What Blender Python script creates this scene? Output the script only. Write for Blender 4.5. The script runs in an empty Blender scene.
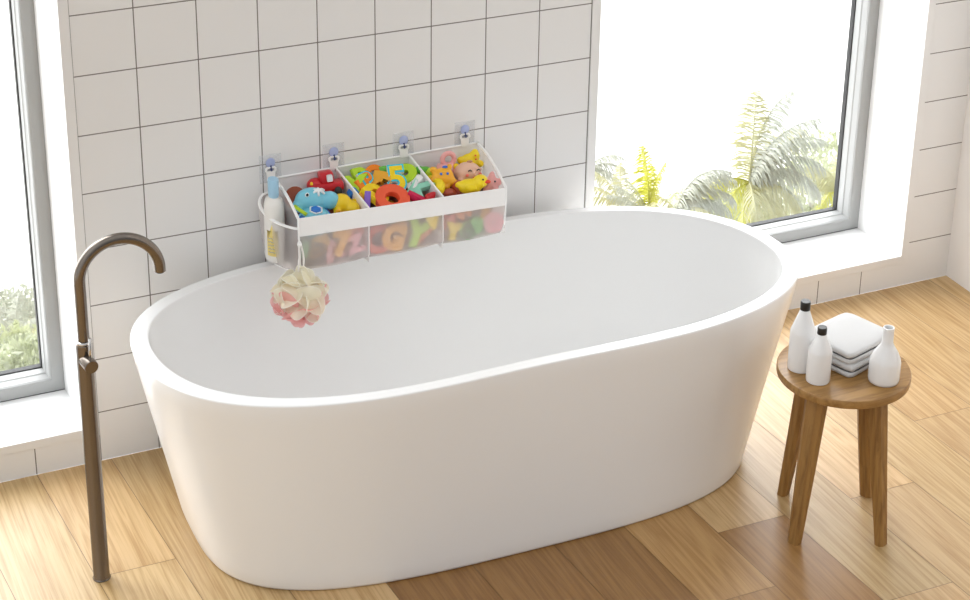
import bpy, bmesh, math, random
from mathutils import Vector, Matrix, Euler
random.seed(11)
PI = math.pi
SC = bpy.context.scene
COL = SC.collection
T = 0.16                                   # one wall tile

# ------------------------------------------------------------------ materials
def mat(name, color, rough=0.5, metal=0.0, spec=0.5, trans=0.0, coat=0.0, sss=0.0):
    m = bpy.data.materials.new(name); m.use_nodes = True
    b = m.node_tree.nodes['Principled BSDF']
    b.inputs['Base Color'].default_value = (*color, 1)
    b.inputs['Roughness'].default_value = rough
    b.inputs['Metallic'].default_value = metal
    b.inputs['Specular IOR Level'].default_value = spec
    b.inputs['Coat Weight'].default_value = coat
    b.inputs['Coat Roughness'].default_value = 0.15
    return m

def N(m, kind, **kw):
    n = m.node_tree.nodes.new(kind)
    for k, v in kw.items(): setattr(n, k, v)
    return n
def L(m, a, b): m.node_tree.links.new(a, b)
def bsdf(m): return m.node_tree.nodes['Principled BSDF']

def noise_tint(m, c1, c2, scale, detail=4, stretch=(1, 1, 1), coord='Object'):
    tc = N(m, 'ShaderNodeTexCoord'); mp = N(m, 'ShaderNodeMapping'); nz = N(m, 'ShaderNodeTexNoise'); cr = N(m, 'ShaderNodeValToRGB')
    mp.inputs['Scale'].default_value = stretch
    nz.inputs['Scale'].default_value = scale; nz.inputs['Detail'].default_value = detail
    cr.color_ramp.elements[0].color = (*c1, 1); cr.color_ramp.elements[1].color = (*c2, 1)
    cr.color_ramp.elements[0].position = .3; cr.color_ramp.elements[1].position = .7
    L(m, tc.outputs[coord], mp.inputs['Vector']); L(m, mp.outputs['Vector'], nz.inputs['Vector'])
    L(m, nz.outputs['Fac'], cr.inputs['Fac']); L(m, cr.outputs['Color'], bsdf(m).inputs['Base Color'])
    return nz

def see_through(name, color, alpha, rough=0.8, transl=0.4, weave=None):
    """thin fabric or film: part of the light passes straight through"""
    m = bpy.data.materials.new(name); m.use_nodes = True
    nt = m.node_tree; nt.nodes.clear()
    out = N(m, 'ShaderNodeOutputMaterial'); mix = N(m, 'ShaderNodeMixShader'); tr = N(m, 'ShaderNodeBsdfTransparent')
    d = N(m, 'ShaderNodeBsdfDiffuse'); t = N(m, 'ShaderNodeBsdfTranslucent'); mx2 = N(m, 'ShaderNodeMixShader')
    d.inputs['Color'].default_value = (*color, 1); t.inputs['Color'].default_value = (*color, 1)
    mx2.inputs[0].default_value = transl
    L(m, d.outputs[0], mx2.inputs[1]); L(m, t.outputs[0], mx2.inputs[2])
    mix.inputs[0].default_value = alpha
    if weave:
        tc = N(m, 'ShaderNodeTexCoord'); nz = N(m, 'ShaderNodeTexNoise'); mr = N(m, 'ShaderNodeMapRange')
        nz.inputs['Scale'].default_value = weave
        mr.inputs['From Min'].default_value = .3; mr.inputs['From Max'].default_value = .7
        mr.inputs['To Min'].default_value = alpha - .12; mr.inputs['To Max'].default_value = alpha + .12
        L(m, tc.outputs['Object'], nz.inputs['Vector']); L(m, nz.outputs['Fac'], mr.inputs['Value']); L(m, mr.outputs[0], mix.inputs[0])
    L(m, tr.outputs[0], mix.inputs[1]); L(m, mx2.outputs[0], mix.inputs[2]); L(m, mix.outputs[0], out.inputs['Surface'])
    return m

def glass_mat(name, tint=(1, 1, 1), refl=0.06):
    m = bpy.data.materials.new(name); m.use_nodes = True
    nt = m.node_tree; nt.nodes.clear()
    out = N(m, 'ShaderNodeOutputMaterial'); mix = N(m, 'ShaderNodeMixShader'); tr = N(m, 'ShaderNodeBsdfTransparent'); g = N(m, 'ShaderNodeBsdfGlossy')
    tr.inputs['Color'].default_value = (*tint, 1); g.inputs['Roughness'].default_value = .02
    mix.inputs[0].default_value = refl
    L(m, tr.outputs[0], mix.inputs[1]); L(m, g.outputs[0], mix.inputs[2]); L(m, mix.outputs[0], out.inputs['Surface'])
    return m

def tile_mat(name, ox, oz, color, vertical=True, horizontal=True):
    """square wall tiles with thin dark grout, laid from the floor up"""
    m = mat(name, color, .28, spec=.35)
    tc = N(m, 'ShaderNodeTexCoord'); sp = N(m, 'ShaderNodeSeparateXYZ'); L(m, tc.outputs['Object'], sp.inputs[0])
    def line(axis, o):
        a = N(m, 'ShaderNodeMath', operation='SUBTRACT'); a.inputs[1].default_value = o; L(m, sp.outputs[axis], a.inputs[0])
        b = N(m, 'ShaderNodeMath', operation='PINGPONG'); b.inputs[1].default_value = T / 2; L(m, a.outputs[0], b.inputs[0])
        c = N(m, 'ShaderNodeMath', operation='LESS_THAN'); c.inputs[1].default_value = .0015; L(m, b.outputs[0], c.inputs[0])
        return c.outputs[0]
    ls = ([line('X', ox)] if vertical else []) + ([line('Z', oz)] if horizontal else [])
    if not ls: return m
    fac = ls[0]
    if len(ls) == 2:
        mx = N(m, 'ShaderNodeMath', operation='MAXIMUM'); L(m, ls[0], mx.inputs[0]); L(m, ls[1], mx.inputs[1]); fac = mx.outputs[0]
    mc = N(m, 'ShaderNodeMix', data_type='RGBA')
    mc.inputs['A'].default_value = (*color, 1); mc.inputs['B'].default_value = (.20, .18, .165, 1)
    L(m, fac, mc.inputs['Factor']); L(m, mc.outputs['Result'], bsdf(m).inputs['Base Color'])
    mr = N(m, 'ShaderNodeMapRange'); mr.inputs['To Min'].default_value = .28; mr.inputs['To Max'].default_value = .9
    L(m, fac, mr.inputs['Value']); L(m, mr.outputs[0], bsdf(m).inputs['Roughness'])
    bp = N(m, 'ShaderNodeBump'); bp.inputs['Strength'].default_value = .4; bp.inputs['Distance'].default_value = .001; bp.invert = True
    L(m, fac, bp.inputs['Height']); L(m, bp.outputs[0], bsdf(m).inputs['Normal'])
    return m

def wood_mat(name, dark, light, rough, grain=(40, 3, 40), attr=None, coat=0.0, knots=False, spec=.5):
    m = mat(name, light, rough, spec=spec, coat=coat)
    tc = N(m, 'ShaderNodeTexCoord'); mp = N(m, 'ShaderNodeMapping'); mp.inputs['Scale'].default_value = grain
    src = tc.outputs['Object']
    if attr:                                       # every plank cut from another place of the log
        at = N(m, 'ShaderNodeAttribute', attribute_name=attr)
        sc = N(m, 'ShaderNodeVectorMath', operation='SCALE'); sc.inputs['Scale'].default_value = 37.0; L(m, at.outputs['Color'], sc.inputs[0])
        ad = N(m, 'ShaderNodeVectorMath', operation='ADD'); L(m, tc.outputs['Object'], ad.inputs[0]); L(m, sc.outputs[0], ad.inputs[1]); src = ad.outputs[0]
    L(m, src, mp.inputs['Vector'])
    n1 = N(m, 'ShaderNodeTexNoise'); n1.inputs['Scale'].default_value = 1.0; n1.inputs['Detail'].default_value = 7; n1.inputs['Roughness'].default_value = .68; n1.inputs['Distortion'].default_value = .5
    L(m, mp.outputs[0], n1.inputs['Vector'])
    # broad cathedral rings
    mp2 = N(m, 'ShaderNodeMapping'); mp2.inputs['Scale'].default_value = (grain[0] * .10, grain[1] * .3, grain[2] * .10); L(m, src, mp2.inputs['Vector'])
    n2 = N(m, 'ShaderNodeTexNoise'); n2.inputs['Scale'].default_value = 1.0; n2.inputs['Detail'].default_value = 1.5; L(m, mp2.outputs[0], n2.inputs['Vector'])
    mu = N(m, 'ShaderNodeMath', operation='MULTIPLY'); mu.inputs[1].default_value = 16.0; L(m, n2.outputs['Fac'], mu.inputs[0])
    pp = N(m, 'ShaderNodeMath', operation='PINGPONG'); pp.inputs[1].default_value = 1.0; L(m, mu.outputs[0], pp.inputs[0])
    mx = N(m, 'ShaderNodeMix', data_type='FLOAT'); mx.inputs['Factor'].default_value = .17
    L(m, n1.outputs['Fac'], mx.inputs['A']); L(m, pp.outputs[0], mx.inputs['B'])
    cr = N(m, 'ShaderNodeValToRGB'); e = cr.color_ramp.elements
    e[0].position = .34; e[0].color = (*dark, 1); e[1].position = .60; e[1].color = (*light, 1)
    L(m, mx.outputs['Result'], cr.inputs['Fac'])
    col = cr.outputs['Color']
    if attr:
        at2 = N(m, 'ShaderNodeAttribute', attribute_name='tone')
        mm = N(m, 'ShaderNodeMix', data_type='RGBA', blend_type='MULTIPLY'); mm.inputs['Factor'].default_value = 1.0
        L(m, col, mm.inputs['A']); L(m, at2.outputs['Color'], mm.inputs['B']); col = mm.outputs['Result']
    if knots:
        vo = N(m, 'ShaderNodeTexVoronoi'); vo.inputs['Scale'].default_value = 3.1; L(m, tc.outputs['Object'], vo.inputs['Vector'])
        kr = N(m, 'ShaderNodeMapRange'); kr.inputs['From Min'].default_value = .012; kr.inputs['From Max'].default_value = .045; kr.inputs['To Min'].default_value = .55; kr.inputs['To Max'].default_value = 1
        L(m, vo.outputs['Distance'], kr.inputs['Value'])
        km = N(m, 'ShaderNodeMix', data_type='RGBA', blend_type='MULTIPLY'); km.inputs['Factor'].default_value = 1.0
        L(m, col, km.inputs['A']); L(m, kr.outputs[0], km.inputs['B']); col = km.outputs['Result']
    L(m, col, bsdf(m).inputs['Base Color'])
    bp = N(m, 'ShaderNodeBump'); bp.inputs['Strength'].default_value = .12; bp.inputs['Distance'].default_value = .001
    L(m, mx.outputs['Result'], bp.inputs['Height']); L(m, bp.outputs[0], bsdf(m).inputs['Normal'])
    return m

M = {}
TILE = (.825, .82, .815)
M['tile_pier'] = tile_mat('wall tile', 0, -.0112, TILE)
M['tile_low_left'] = tile_mat('wall tile under left window', -.174, 0, TILE, True, False)
M['tile_low_right'] = tile_mat('wall tile under right window', 2.276, 0, TILE, True, False)
M['tile_right_pier'] = tile_mat('wall tile right pier', 0, -.0112, TILE, False, True)
M['plaster'] = mat('white plaster', (.83, .81, .795), .7)
M['paint'] = mat('white paint', (.88, .88, .875), .45)
M['tile_plain'] = mat('tile edge strip', TILE, .3)
M['pvc'] = mat('grey white window plastic', (.40, .405, .40), .35)
M['pvc_light'] = mat('pale window plastic', (.42, .425, .42), .35)
M['rubber'] = mat('black gasket', (.02, .02, .02), .6)
M['glass'] = glass_mat('window glass', (1, 1, 1), .04)
M['acrylic'] = mat('white bath acrylic', (.9, .895, .885), .22, spec=.45)
M['steel'] = mat('brushed dark steel', (.21, .18, .155), .24, metal=1.0)
M['steel_light'] = mat('bright steel', (.62, .6, .58), .2, metal=1.0)
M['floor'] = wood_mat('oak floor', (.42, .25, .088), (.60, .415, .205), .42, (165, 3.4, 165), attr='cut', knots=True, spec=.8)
M['stool'] = wood_mat('oiled oak seat', (.25, .125, .034), (.41, .225, .07), .36, (9, 60, 60))
M['leg'] = wood_mat('oiled oak leg', (.21, .10, .024), (.35, .185, .052), .45, (75, 75, 5))
M['ceramic'] = mat('white glazed bottle', (.86, .86, .86), .2, spec=.5)
M['blackcap'] = mat('black plastic cap', (.012, .012, .012), .35)
M['towel'] = mat('white terry cotton', (.68, .675, .67), .95, spec=.1)
nz = N(M['towel'], 'ShaderNodeTexNoise'); nz.inputs['Scale'].default_value = 900
tcx = N(M['towel'], 'ShaderNodeTexCoord'); L(M['towel'], tcx.outputs['Object'], nz.inputs['Vector'])
bpx = N(M['towel'], 'ShaderNodeBump'); bpx.inputs['Strength'].default_value = .5; bpx.inputs['Distance'].default_value = .002
L(M['towel'], nz.outputs['Fac'], bpx.inputs['Height']); L(M['towel'], bpx.outputs[0], bsdf(M['towel']).inputs['Normal'])
M['greythread'] = mat('dark grey piping', (.09, .09, .095), .8)
M['canvas'] = mat('off white canvas', (.93, .905, .885), .85, spec=.15)
M['piping'] = mat('white binding tape', (.95, .935, .915), .75, spec=.2)
M['mesh'] = see_through('sheer white mesh', (.97, .92, .895), .55)
M['mesh_dense'] = see_through('doubled white mesh', (.985, .965, .95), .97, transl=.05)
M['mesh_pocket'] = see_through('sheer pocket mesh', (.93, .87, .85), .36)
M['film'] = see_through('clear sticky film', (.86, .87, .90), .24, transl=.1)
M['hookblue'] = mat('bluish clear plastic', (.42, .48, .74), .15, spec=.6)
M['navy'] = mat('dark blue hook core', (.03, .05, .16), .3)  # the hook peg's own navy
M['bottlebody'] = mat('milky bottle', (.86, .83, .78), .25)
M['capblue'] = mat('light blue cap', (.38, .62, .80), .3)
M['label'] = mat('yellow label', (.82, .66, .22), .5)
M['ink'] = mat('grey print', (.45, .42, .40), .6)
M['cream_net'] = see_through('cream netting', (1.0, .96, .80), .9, transl=.5)
M['pink_net'] = see_through('pink netting', (.97, .55, .53), .88, transl=.5)
M['edge_net'] = mat('pale netting hem', (.97, .95, .86), .6)
M['cord'] = mat('twisted white cord', (.88, .83, .79), .8)
def plastic(name, c, r=.3): M[name] = mat(name.replace('_', ' ') + ' plastic', c, r, spec=.5); return M[name]
def foam(name, c): M[name] = mat(name.replace('_', ' ') + ' foam', c, .65, spec=.3); return M[name]
plastic('red', (.62, .012, .02)); plastic('whale_blue', (.21, .60, .74)); plastic('deep_blue', (.03, .18, .60)); plastic('toy_white', (.9, .9, .9))
plastic('yellow', (.90, .62, .01)); plastic('duck_yellow', (.93, .70, .01)); plastic('orange_yellow', (.93, .44, .02)); plastic('pink', (.88, .42, .40)); plastic('peach', (.82, .50, .36))
plastic('brown_red', (.38, .06, .025)); plastic('beak', (.80, .07, .02)); plastic('toy_black', (.015, .015, .015)); plastic('eye_blue', (.03, .16, .65)); plastic('leaf_green', (.12, .46, .05)); plastic('lime', (.52, .74, .03))
plastic('tyre', (.03, .03, .03)); plastic('blush', (.85, .18, .14)); plastic('tan', (.55, .27, .14))
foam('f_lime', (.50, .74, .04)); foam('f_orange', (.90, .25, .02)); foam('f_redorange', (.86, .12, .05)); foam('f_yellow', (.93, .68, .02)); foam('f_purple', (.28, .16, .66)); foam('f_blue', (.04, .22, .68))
foam('f_mint', (.32, .70, .52)); foam('f_crimson', (.66, .02, .09)); foam('f_brown', (.28, .07, .035)); foam('f_cyan', (.05, .62, .80)); foam('f_white', (.88, .87, .85)); foam('f_green', (.16, .52, .08)); foam('f_pink', (.88, .42, .46)); foam('f_amber', (.86, .42, .04)); foam('f_sage', (.30, .50, .26)); foam('f_dark', (.12, .05, .04))

def leaf_mat(name, c, t):  # outdoor haze is put into the pale leaf colours
    m = bpy.data.materials.new(name); m.use_nodes = True
    nt = m.node_tree; nt.nodes.clear()
    out = N(m, 'ShaderNodeOutputMaterial'); mix = N(m, 'ShaderNodeMixShader'); d = N(m, 'ShaderNodeBsdfDiffuse'); tr = N(m, 'ShaderNodeBsdfTranslucent')
    d.inputs['Color'].default_value = (*c, 1); tr.inputs['Color'].default_value = (*t, 1); mix.inputs[0].default_value = .45
    L(m, d.outputs[0], mix.inputs[1]); L(m, tr.outputs[0], mix.inputs[2]); L(m, mix.outputs[0], out.inputs['Surface'])
    return m
M['frond_pale'] = leaf_mat('haze-pale palm leaf', (.82, .84, .74), (.20, .21, .165))
M['frond_yellow'] = leaf_mat('sunlit palm leaf', (.82, .82, .22), (.40, .40, .03))  # sunlight on the fronds is put into this yellow
M['frond_straw'] = leaf_mat('straw palm leaf', (.84, .82, .52), (.27, .265, .14))
M['bush'] = leaf_mat('shrub leaf', (.76, .79, .60), (.28, .30, .17))
M['trunk'] = mat('palm bark', (.66, .62, .58), .9)
M['sand'] = mat('white sand', (.86, .85, .82), .9)

# ------------------------------------------------------------------ mesh helpers
def link(name, bm, m, parent=None, smooth=False, loc=None):
    me = bpy.data.meshes.new(name)
    bmesh.ops.recalc_face_normals(bm, faces=bm.faces[:])
    bm.to_mesh(me); bm.free()
    me.materials.append(m)
    if smooth:
        me.polygons.foreach_set('use_smooth', [True] * len(me.polygons))
    o = bpy.data.objects.new(name, me); COL.objects.link(o)
    if loc is not None: o.location = loc
    if parent is not None: o.parent = parent
    return o
def auto(o, deg=35):
    """smooth shading with sharp edges kept"""
    me = o.data; bm = bmesh.new(); bm.from_mesh(me); bm.normal_update()
    for f in bm.faces: f.smooth = True
    for e in bm.edges:
        if len(e.link_faces) == 2 and e.calc_face_angle(0) > math.radians(deg): e.smooth = False
    bm.to_mesh(me); bm.free(); return o
def tag(o, label, cat, group=None):
    o['label'] = label; o['category'] = cat
    if group: o['group'] = group
    return o
def struct(o): o['kind'] = 'structure'; return o
def thing(name, label, cat, loc=(0, 0, 0), group=None, rot=None):
    o = bpy.data.objects.new(name, None); COL.objects.link(o); o.location = loc
    o.empty_display_size = .02
    if rot is not None: o.rotation_euler = rot
    return tag(o, label, cat, group)

def add_box(bm, x0, x1, y0, y1, z0, z1, bevel=0, seg=2):
    r = bmesh.ops.create_cube(bm, size=1)
    for v in r['verts']:
        v.co = Vector((x0 + (v.co.x + .5) * (x1 - x0), y0 + (v.co.y + .5) * (y1 - y0), z0 + (v.co.z + .5) * (z1 - z0)))
    if bevel:
        es = list({e for v in r['verts'] for e in v.link_edges})
        bmesh.ops.bevel(bm, geom=es, offset=bevel, segments=seg, affect='EDGES', profile=.5)
def box(*a, **k):
    bm = bmesh.new(); add_box(bm, *a, **k); return bm
def add_lathe(bm, prof, seg=48, mtx=None):
    rings = []
    for r, z in prof:
        if r < 1e-6: rings.append([bm.verts.new((0, 0, z))])
        else: rings.append([bm.verts.new((r * math.cos(2 * PI * i / seg), r * math.sin(2 * PI * i / seg), z)) for i in range(seg)])
    for A, B in zip(rings, rings[1:]):
        for i in range(seg):
            j = (i + 1) % seg
            if len(A) == 1 and len(B) == 1: continue
            if len(A) == 1: bm.faces.new((A[0], B[j], B[i]))
            elif len(B) == 1: bm.faces.new((A[i], A[j], B[0]))
            else: bm.faces.new((A[i], A[j], B[j], B[i]))
    if mtx is not None:
        for R in rings:
            for v in R: v.co = mtx @ v.co
def lathe(prof, seg=48, mtx=None):
    bm = bmesh.new(); add_lathe(bm, prof, seg, mtx); return bm
def catmull(P, n=8):
    P = [Vector(p) for p in P]; out = []
    for i in range(len(P) - 1):
        p0, p1, p2, p3 = P[max(i - 1, 0)], P[i], P[i + 1], P[min(i + 2, len(P) - 1)]
        for k in range(n):
            t = k / n
            out.append(.5 * ((2 * p1) + (p2 - p0) * t + (2 * p0 - 5 * p1 + 4 * p2 - p3) * t * t + (3 * p1 - p0 - 3 * p2 + p3) * t ** 3))
    out.append(P[-1]); return out
def add_tube(bm, pts, rad, seg=12, caps=True, flat=None):
    pts = [Vector(p) for p in pts]; n = len(pts)
    if not hasattr(rad, '__len__'): rad = [rad] * n
    tan = [(pts[min(i + 1, n - 1)] - pts[max(i - 1, 0)]).normalized() for i in range(n)]
    up = Vector((0, 0, 1)) if abs(tan[0].z) < .9 else Vector((1, 0, 0))
    x = tan[0].cross(up).normalized(); rings = []
    for i in range(n):
        if i: 
            x = (x - tan[i] * x.dot(tan[i])).normalized()
        y = tan[i].cross(x)
        rings.append([bm.verts.new(pts[i] + (x * math.cos(2 * PI * k / seg) + y * math.sin(2 * PI * k / seg) * (flat or 1)) * rad[i]) for k in range(seg)])
    for A, B in zip(rings, rings[1:]):
        for k in range(seg): bm.faces.new((A[k], A[(k + 1) % seg], B[(k + 1) % seg], B[k]))
    if caps: bm.faces.new(rings[0][::-1]); bm.faces.new(rings[-1])
def tube(*a, **k):
    bm = bmesh.new(); add_tube(bm, *a, **k); return bm
def add_ball(bm, c, r, rot=None, seg=20):
    g = bmesh.ops.create_uvsphere(bm, u_segments=seg, v_segments=max(8, seg * 2 // 3), radius=1)
    r = Vector((r, r, r)) if not hasattr(r, '__len__') else Vector(r)
    mx = Matrix.Translation(c) @ (Euler(rot).to_matrix().to_4x4() if rot is not None else Matrix()) @ Matrix.Diagonal((*r, 1))
    for v in g['verts']: v.co = mx @ v.co
def ball(*a, **k):
    bm = bmesh.new(); add_ball(bm, *a, **k); return bm
def fuse(name, bm, m, parent=None, voxel=.003, smooth_it=6):
    """one continuous skin over the overlapping lumps in bm"""
    me = bpy.data.meshes.new(name); bm.to_mesh(me); bm.free()
    o = bpy.data.objects.new(name, me); COL.objects.link(o)
    a = o.modifiers.new('r', 'REMESH'); a.mode = 'VOXEL'; a.voxel_size = voxel
    s = o.modifiers.new('s', 'SMOOTH'); s.iterations = smooth_it; s.factor = .5
    dg = bpy.context.evaluated_depsgraph_get(); me2 = bpy.data.meshes.new_from_object(o.evaluated_get(dg))
    o.modifiers.clear(); o.data = me2; bpy.data.meshes.remove(me); me2.name = name
    me2.materials.clear(); me2.materials.append(m)
    me2.polygons.foreach_set('use_smooth', [True] * len(me2.polygons))
    if parent is not None: o.parent = parent
    return o
def grid_surf(f, nu, nv):
    bm = bmesh.new(); V = [[bm.verts.new(f(i / nu, j / nv)) for j in range(nv + 1)] for i in range(nu + 1)]
    for i in range(nu):
        for j in range(nv): bm.faces.new((V[i][j], V[i + 1][j], V[i + 1][j + 1], V[i][j + 1]))
    return bm
def rect_loft(profile, x0, x1, z0, z1):
    """mitred rectangular frame: profile is a list of (inset, y)"""
    bm = bmesh.new(); loops = []
    for ins, y in profile:
        loops.append([bm.verts.new(p) for p in ((x0 + ins, y, z0 + ins), (x1 - ins, y, z0 + ins), (x1 - ins, y, z1 - ins), (x0 + ins, y, z1 - ins))])
    n = len(loops)
    for a in range(n):
        A, B = loops[a], loops[(a + 1) % n]
        for i in range(4): bm.faces.new((A[i], A[(i + 1) % 4], B[(i + 1) % 4], B[i]))
    return bm

# ------------------------------------------------------------------ the room
WH = 5.6                                   # unseen upper walls raised to hold back the bright sky
XL, XA, XB, XR, XC = -.026, 1.468, 1.468, 2.582, 2.770
SILL = .107; HEAD = 2.75; DEP = .224; TH = .32
WX0 = -1.14                                # far side of the left window
bm = bmesh.new()
add_box(bm, XL + .012, XA - .012, 0, TH, 0, WH)
struct(link('wall_back', bm, M['tile_pier']))
struct(link('wall_back_corner', box(XR + .012, XC, 0, TH, 0, WH), M['tile_right_pier']))
struct(link('wall_back_low_left', box(WX0 - .012, XL + .012, 0, TH, 0, SILL - .014), M['tile_low_left']))
struct(link('wall_back_low_right', box(XB - .012, XR + .012, 0, TH, 0, SILL - .014), M['tile_low_right']))
struct(link('wall_back_high_left', box(WX0 - .012, XL + .012, 0, TH, HEAD + .012, WH), M['plaster']))
struct(link('wall_back_high_right', box(XB - .012, XR + .012, 0, TH, HEAD + .012, WH), M['plaster']))
struct(link('wall_back_far_left', box(-2.4, WX0 - .012, 0, TH, 0, WH), M['tile_pier']))
struct(link('wall_right', box(XC, XC + .2, -4.2, TH, 0, WH), M['plaster']))

def make_window(name, x0, x1):
    e = bpy.data.objects.new(name, None); COL.objects.link(e); struct(e)
    # lining boards of the opening: sill, two sides, head
    link('sill', box(x0 - .01, x1 + .01, 0, DEP, SILL - .014, SILL), M['paint'], e)
    for sgn, xa, xb in ((1, x0 - .012, x0), (-1, x1, x1 + .012)):
        lb = box(xa, xb, 0, DEP, SILL, HEAD)
        for v in lb.verts:                       # splayed: the opening narrows towards the glass
            if v.co.y > DEP / 2 and (v.co.x > xa + .006) == (sgn > 0): v.co.x += sgn * .012
        link('side_lining', lb, M['paint'], e)
    link('head_lining', box(x0 - .012, x1 + .012, 0, DEP, HEAD, HEAD + .012), M['paint'], e)
    # narrow tile strip round the opening, on the room side
    s = .026
    link('edge_strip', rect_loft([(0, -.003), (-s + .001, -.003), (-s, -.002), (-s, .001), (0, .001)], x0, x1, SILL, HEAD), M['tile_plain'], e)
    # frame: broad grey face, sloped step, sash, glazing bead
    x0, x1 = x0 + .010, x1 - .010
    link('frame', rect_loft([(-.005, DEP), (.034, DEP), (.038, DEP + .003), (.038, DEP + .086), (-.005, DEP + .086)], x0, x1, SILL, HEAD), M['pvc'], e)
    link('sash', rect_loft([(.038, DEP + .006), (.0395, DEP + .008), (.0430, DEP + .030), (.0455, DEP + .034), (.0470, DEP + .058), (.0470, DEP + .084), (.038, DEP + .084)], x0, x1, SILL, HEAD), M['pvc_light'], e)
    link('gasket', rect_loft([(.045, DEP + .0585), (.0500, DEP + .061), (.0500, DEP + .08), (.045, DEP + .08)], x0, x1, SILL, HEAD), M['rubber'], e)
    link('shadow_gap', rect_loft([(-.003, DEP - .0006), (.0022, DEP - .0006), (.0022, DEP + .01), (-.003, DEP + .01)], x0, x1, SILL, HEAD), M['rubber'], e)
    link('pane', box(x0 + .045, x1 - .045, DEP + .064, DEP + .070, SILL + .045, HEAD - .045), M['glass'], e)
    return e
make_window('window_1', WX0, XL)
make_window('window_2', XB, XR)

# oak planks: one mesh, every plank its own face with its own cut and tone
def make_floor():
    bm = bmesh.new(); cut = bm.loops.layers.float_color.new('cut'); tone = bm.loops.layers.float_color.new('tone')
    W, LEN, sk = .2005, 1.28, .062
    xo = -.062
    y0, y1 = -4.6, .0
    g = .0008
    def quad(xa, xb, ya, yb, z, t, c):
        vs = [bm.verts.new((x - sk * (y + .72), y, z)) for x, y in ((xa, ya), (xb, ya), (xb, yb), (xa, yb))]
        f = bm.faces.new(vs)
        for l in f.loops: l[cut] = (*c, 1); l[tone] = (*t, 1)
    rnd = random.Random(5)
    fixed = {0: -.51, 7: -.95, 9: -.955, 6: -1.20, 1: -1.05, 8: -1.36, 5: -.62, 2: -.95, 3: -.6, 4: -1.1, 10: -.35, 11: -.7, -1: -.66}
    tones = {(7, 1): (.60, .46, .29), (6, 0): (.78, .66, .48), (5, 0): (.60, .46, .28), (4, 1): (.44, .31, .15), (3, 1): (.50, .36, .19), (8, 0): (1.0, .97, .95), (0, 0): (1, .97, .94), (5, 1): (.50, .37, .2), (6, 1): (.62, .49, .32), (4, 0): (.50, .365, .2)}  # browner front planks, with the tub's shade put into their tone
    for i in range(-14, 16):
        j0 = fixed.get(i, -rnd.random() * LEN)
        k = 1; yb = y1
        ya = j0 + LEN * (1 if j0 < -LEN else 0)
        cell = 0
        XS = lambda q: xo + q * W - .068 * min(1, max(0, (5 - q) / 3))
        while yb > y0:
            a = max(ya, y0)
            v = rnd.uniform(.86, 1.06); w = rnd.uniform(.97, 1.03)
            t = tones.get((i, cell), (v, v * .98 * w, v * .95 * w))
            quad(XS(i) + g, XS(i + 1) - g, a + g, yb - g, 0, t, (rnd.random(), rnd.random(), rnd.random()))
            yb = ya; ya -= LEN; cell += 1
    # dark joint bed just below
    quad(xo - 14 * W, xo + 16 * W, y0, y1, -.0012, (.30, .24, .18), (0, 0, 0))
    quad(xo - 14 * W, xo + 16 * W, y0, y1, -.06, (.5, .5, .5), (0, 0, 0))
    me = bpy.data.meshes.new('floor'); bm.normal_update()
    for f in bm.faces:
        if f.normal.z < 0: f.normal_flip()
    bm.to_mesh(me); bm.free(); me.materials.append(M['floor'])
    o = bpy.data.objects.new('floor', me); COL.objects.link(o); struct(o)
make_floor()

# ------------------------------------------------------------------ bathtub
TX, TY, TZ = 5.51143 * T, -2.71078 * T, 3.3 * T
KR = [.0177, -.00186, .11144, -.01096, .00907, -.00722, -.03635, -.01123]
KI = [.01667, -.00018, .10999, -.00858, .00774, -.00763, -.03761, -.01315]
def outline(a, b, n, k, th=-.01667, S=160):
    out = []
    for i in range(S):
        t = 2 * PI * i / S; c, s = math.cos(t), math.sin(t)
        x = a * math.copysign(abs(c) ** (2 / n), c); y = b * math.copysign(abs(s) ** (2 / n), s)
        m = 1
        if k:
            for h in range(4): m += k[2 * h] * math.cos((h + 1) * t) + k[2 * h + 1] * math.sin((h + 1) * t)
        x *= m; y *= m
        out.append((x * math.cos(th) - y * math.sin(th), x * math.sin(th) + y * math.cos(th)))
    return out
RIM = outline(5.1665 * T, 2.8741 * T, 2.10114, KR)
INN = [(x + .0343 * T, y + .0307 * T) for x, y in outline(4.91728 * T, 2.63462 * T, 2.10114, KI)]
BAS = outline(4.72428 * T, 2.50 * T, 3.25, None)
def mixo(A, B, t): return [(a[0] * (1 - t) + b[0] * t, a[1] * (1 - t) + b[1] * t) for a, b in zip(A, B)]
def scl(A, s, sy=None): return [(x * s, y * (sy or s)) for x, y in A]
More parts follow.
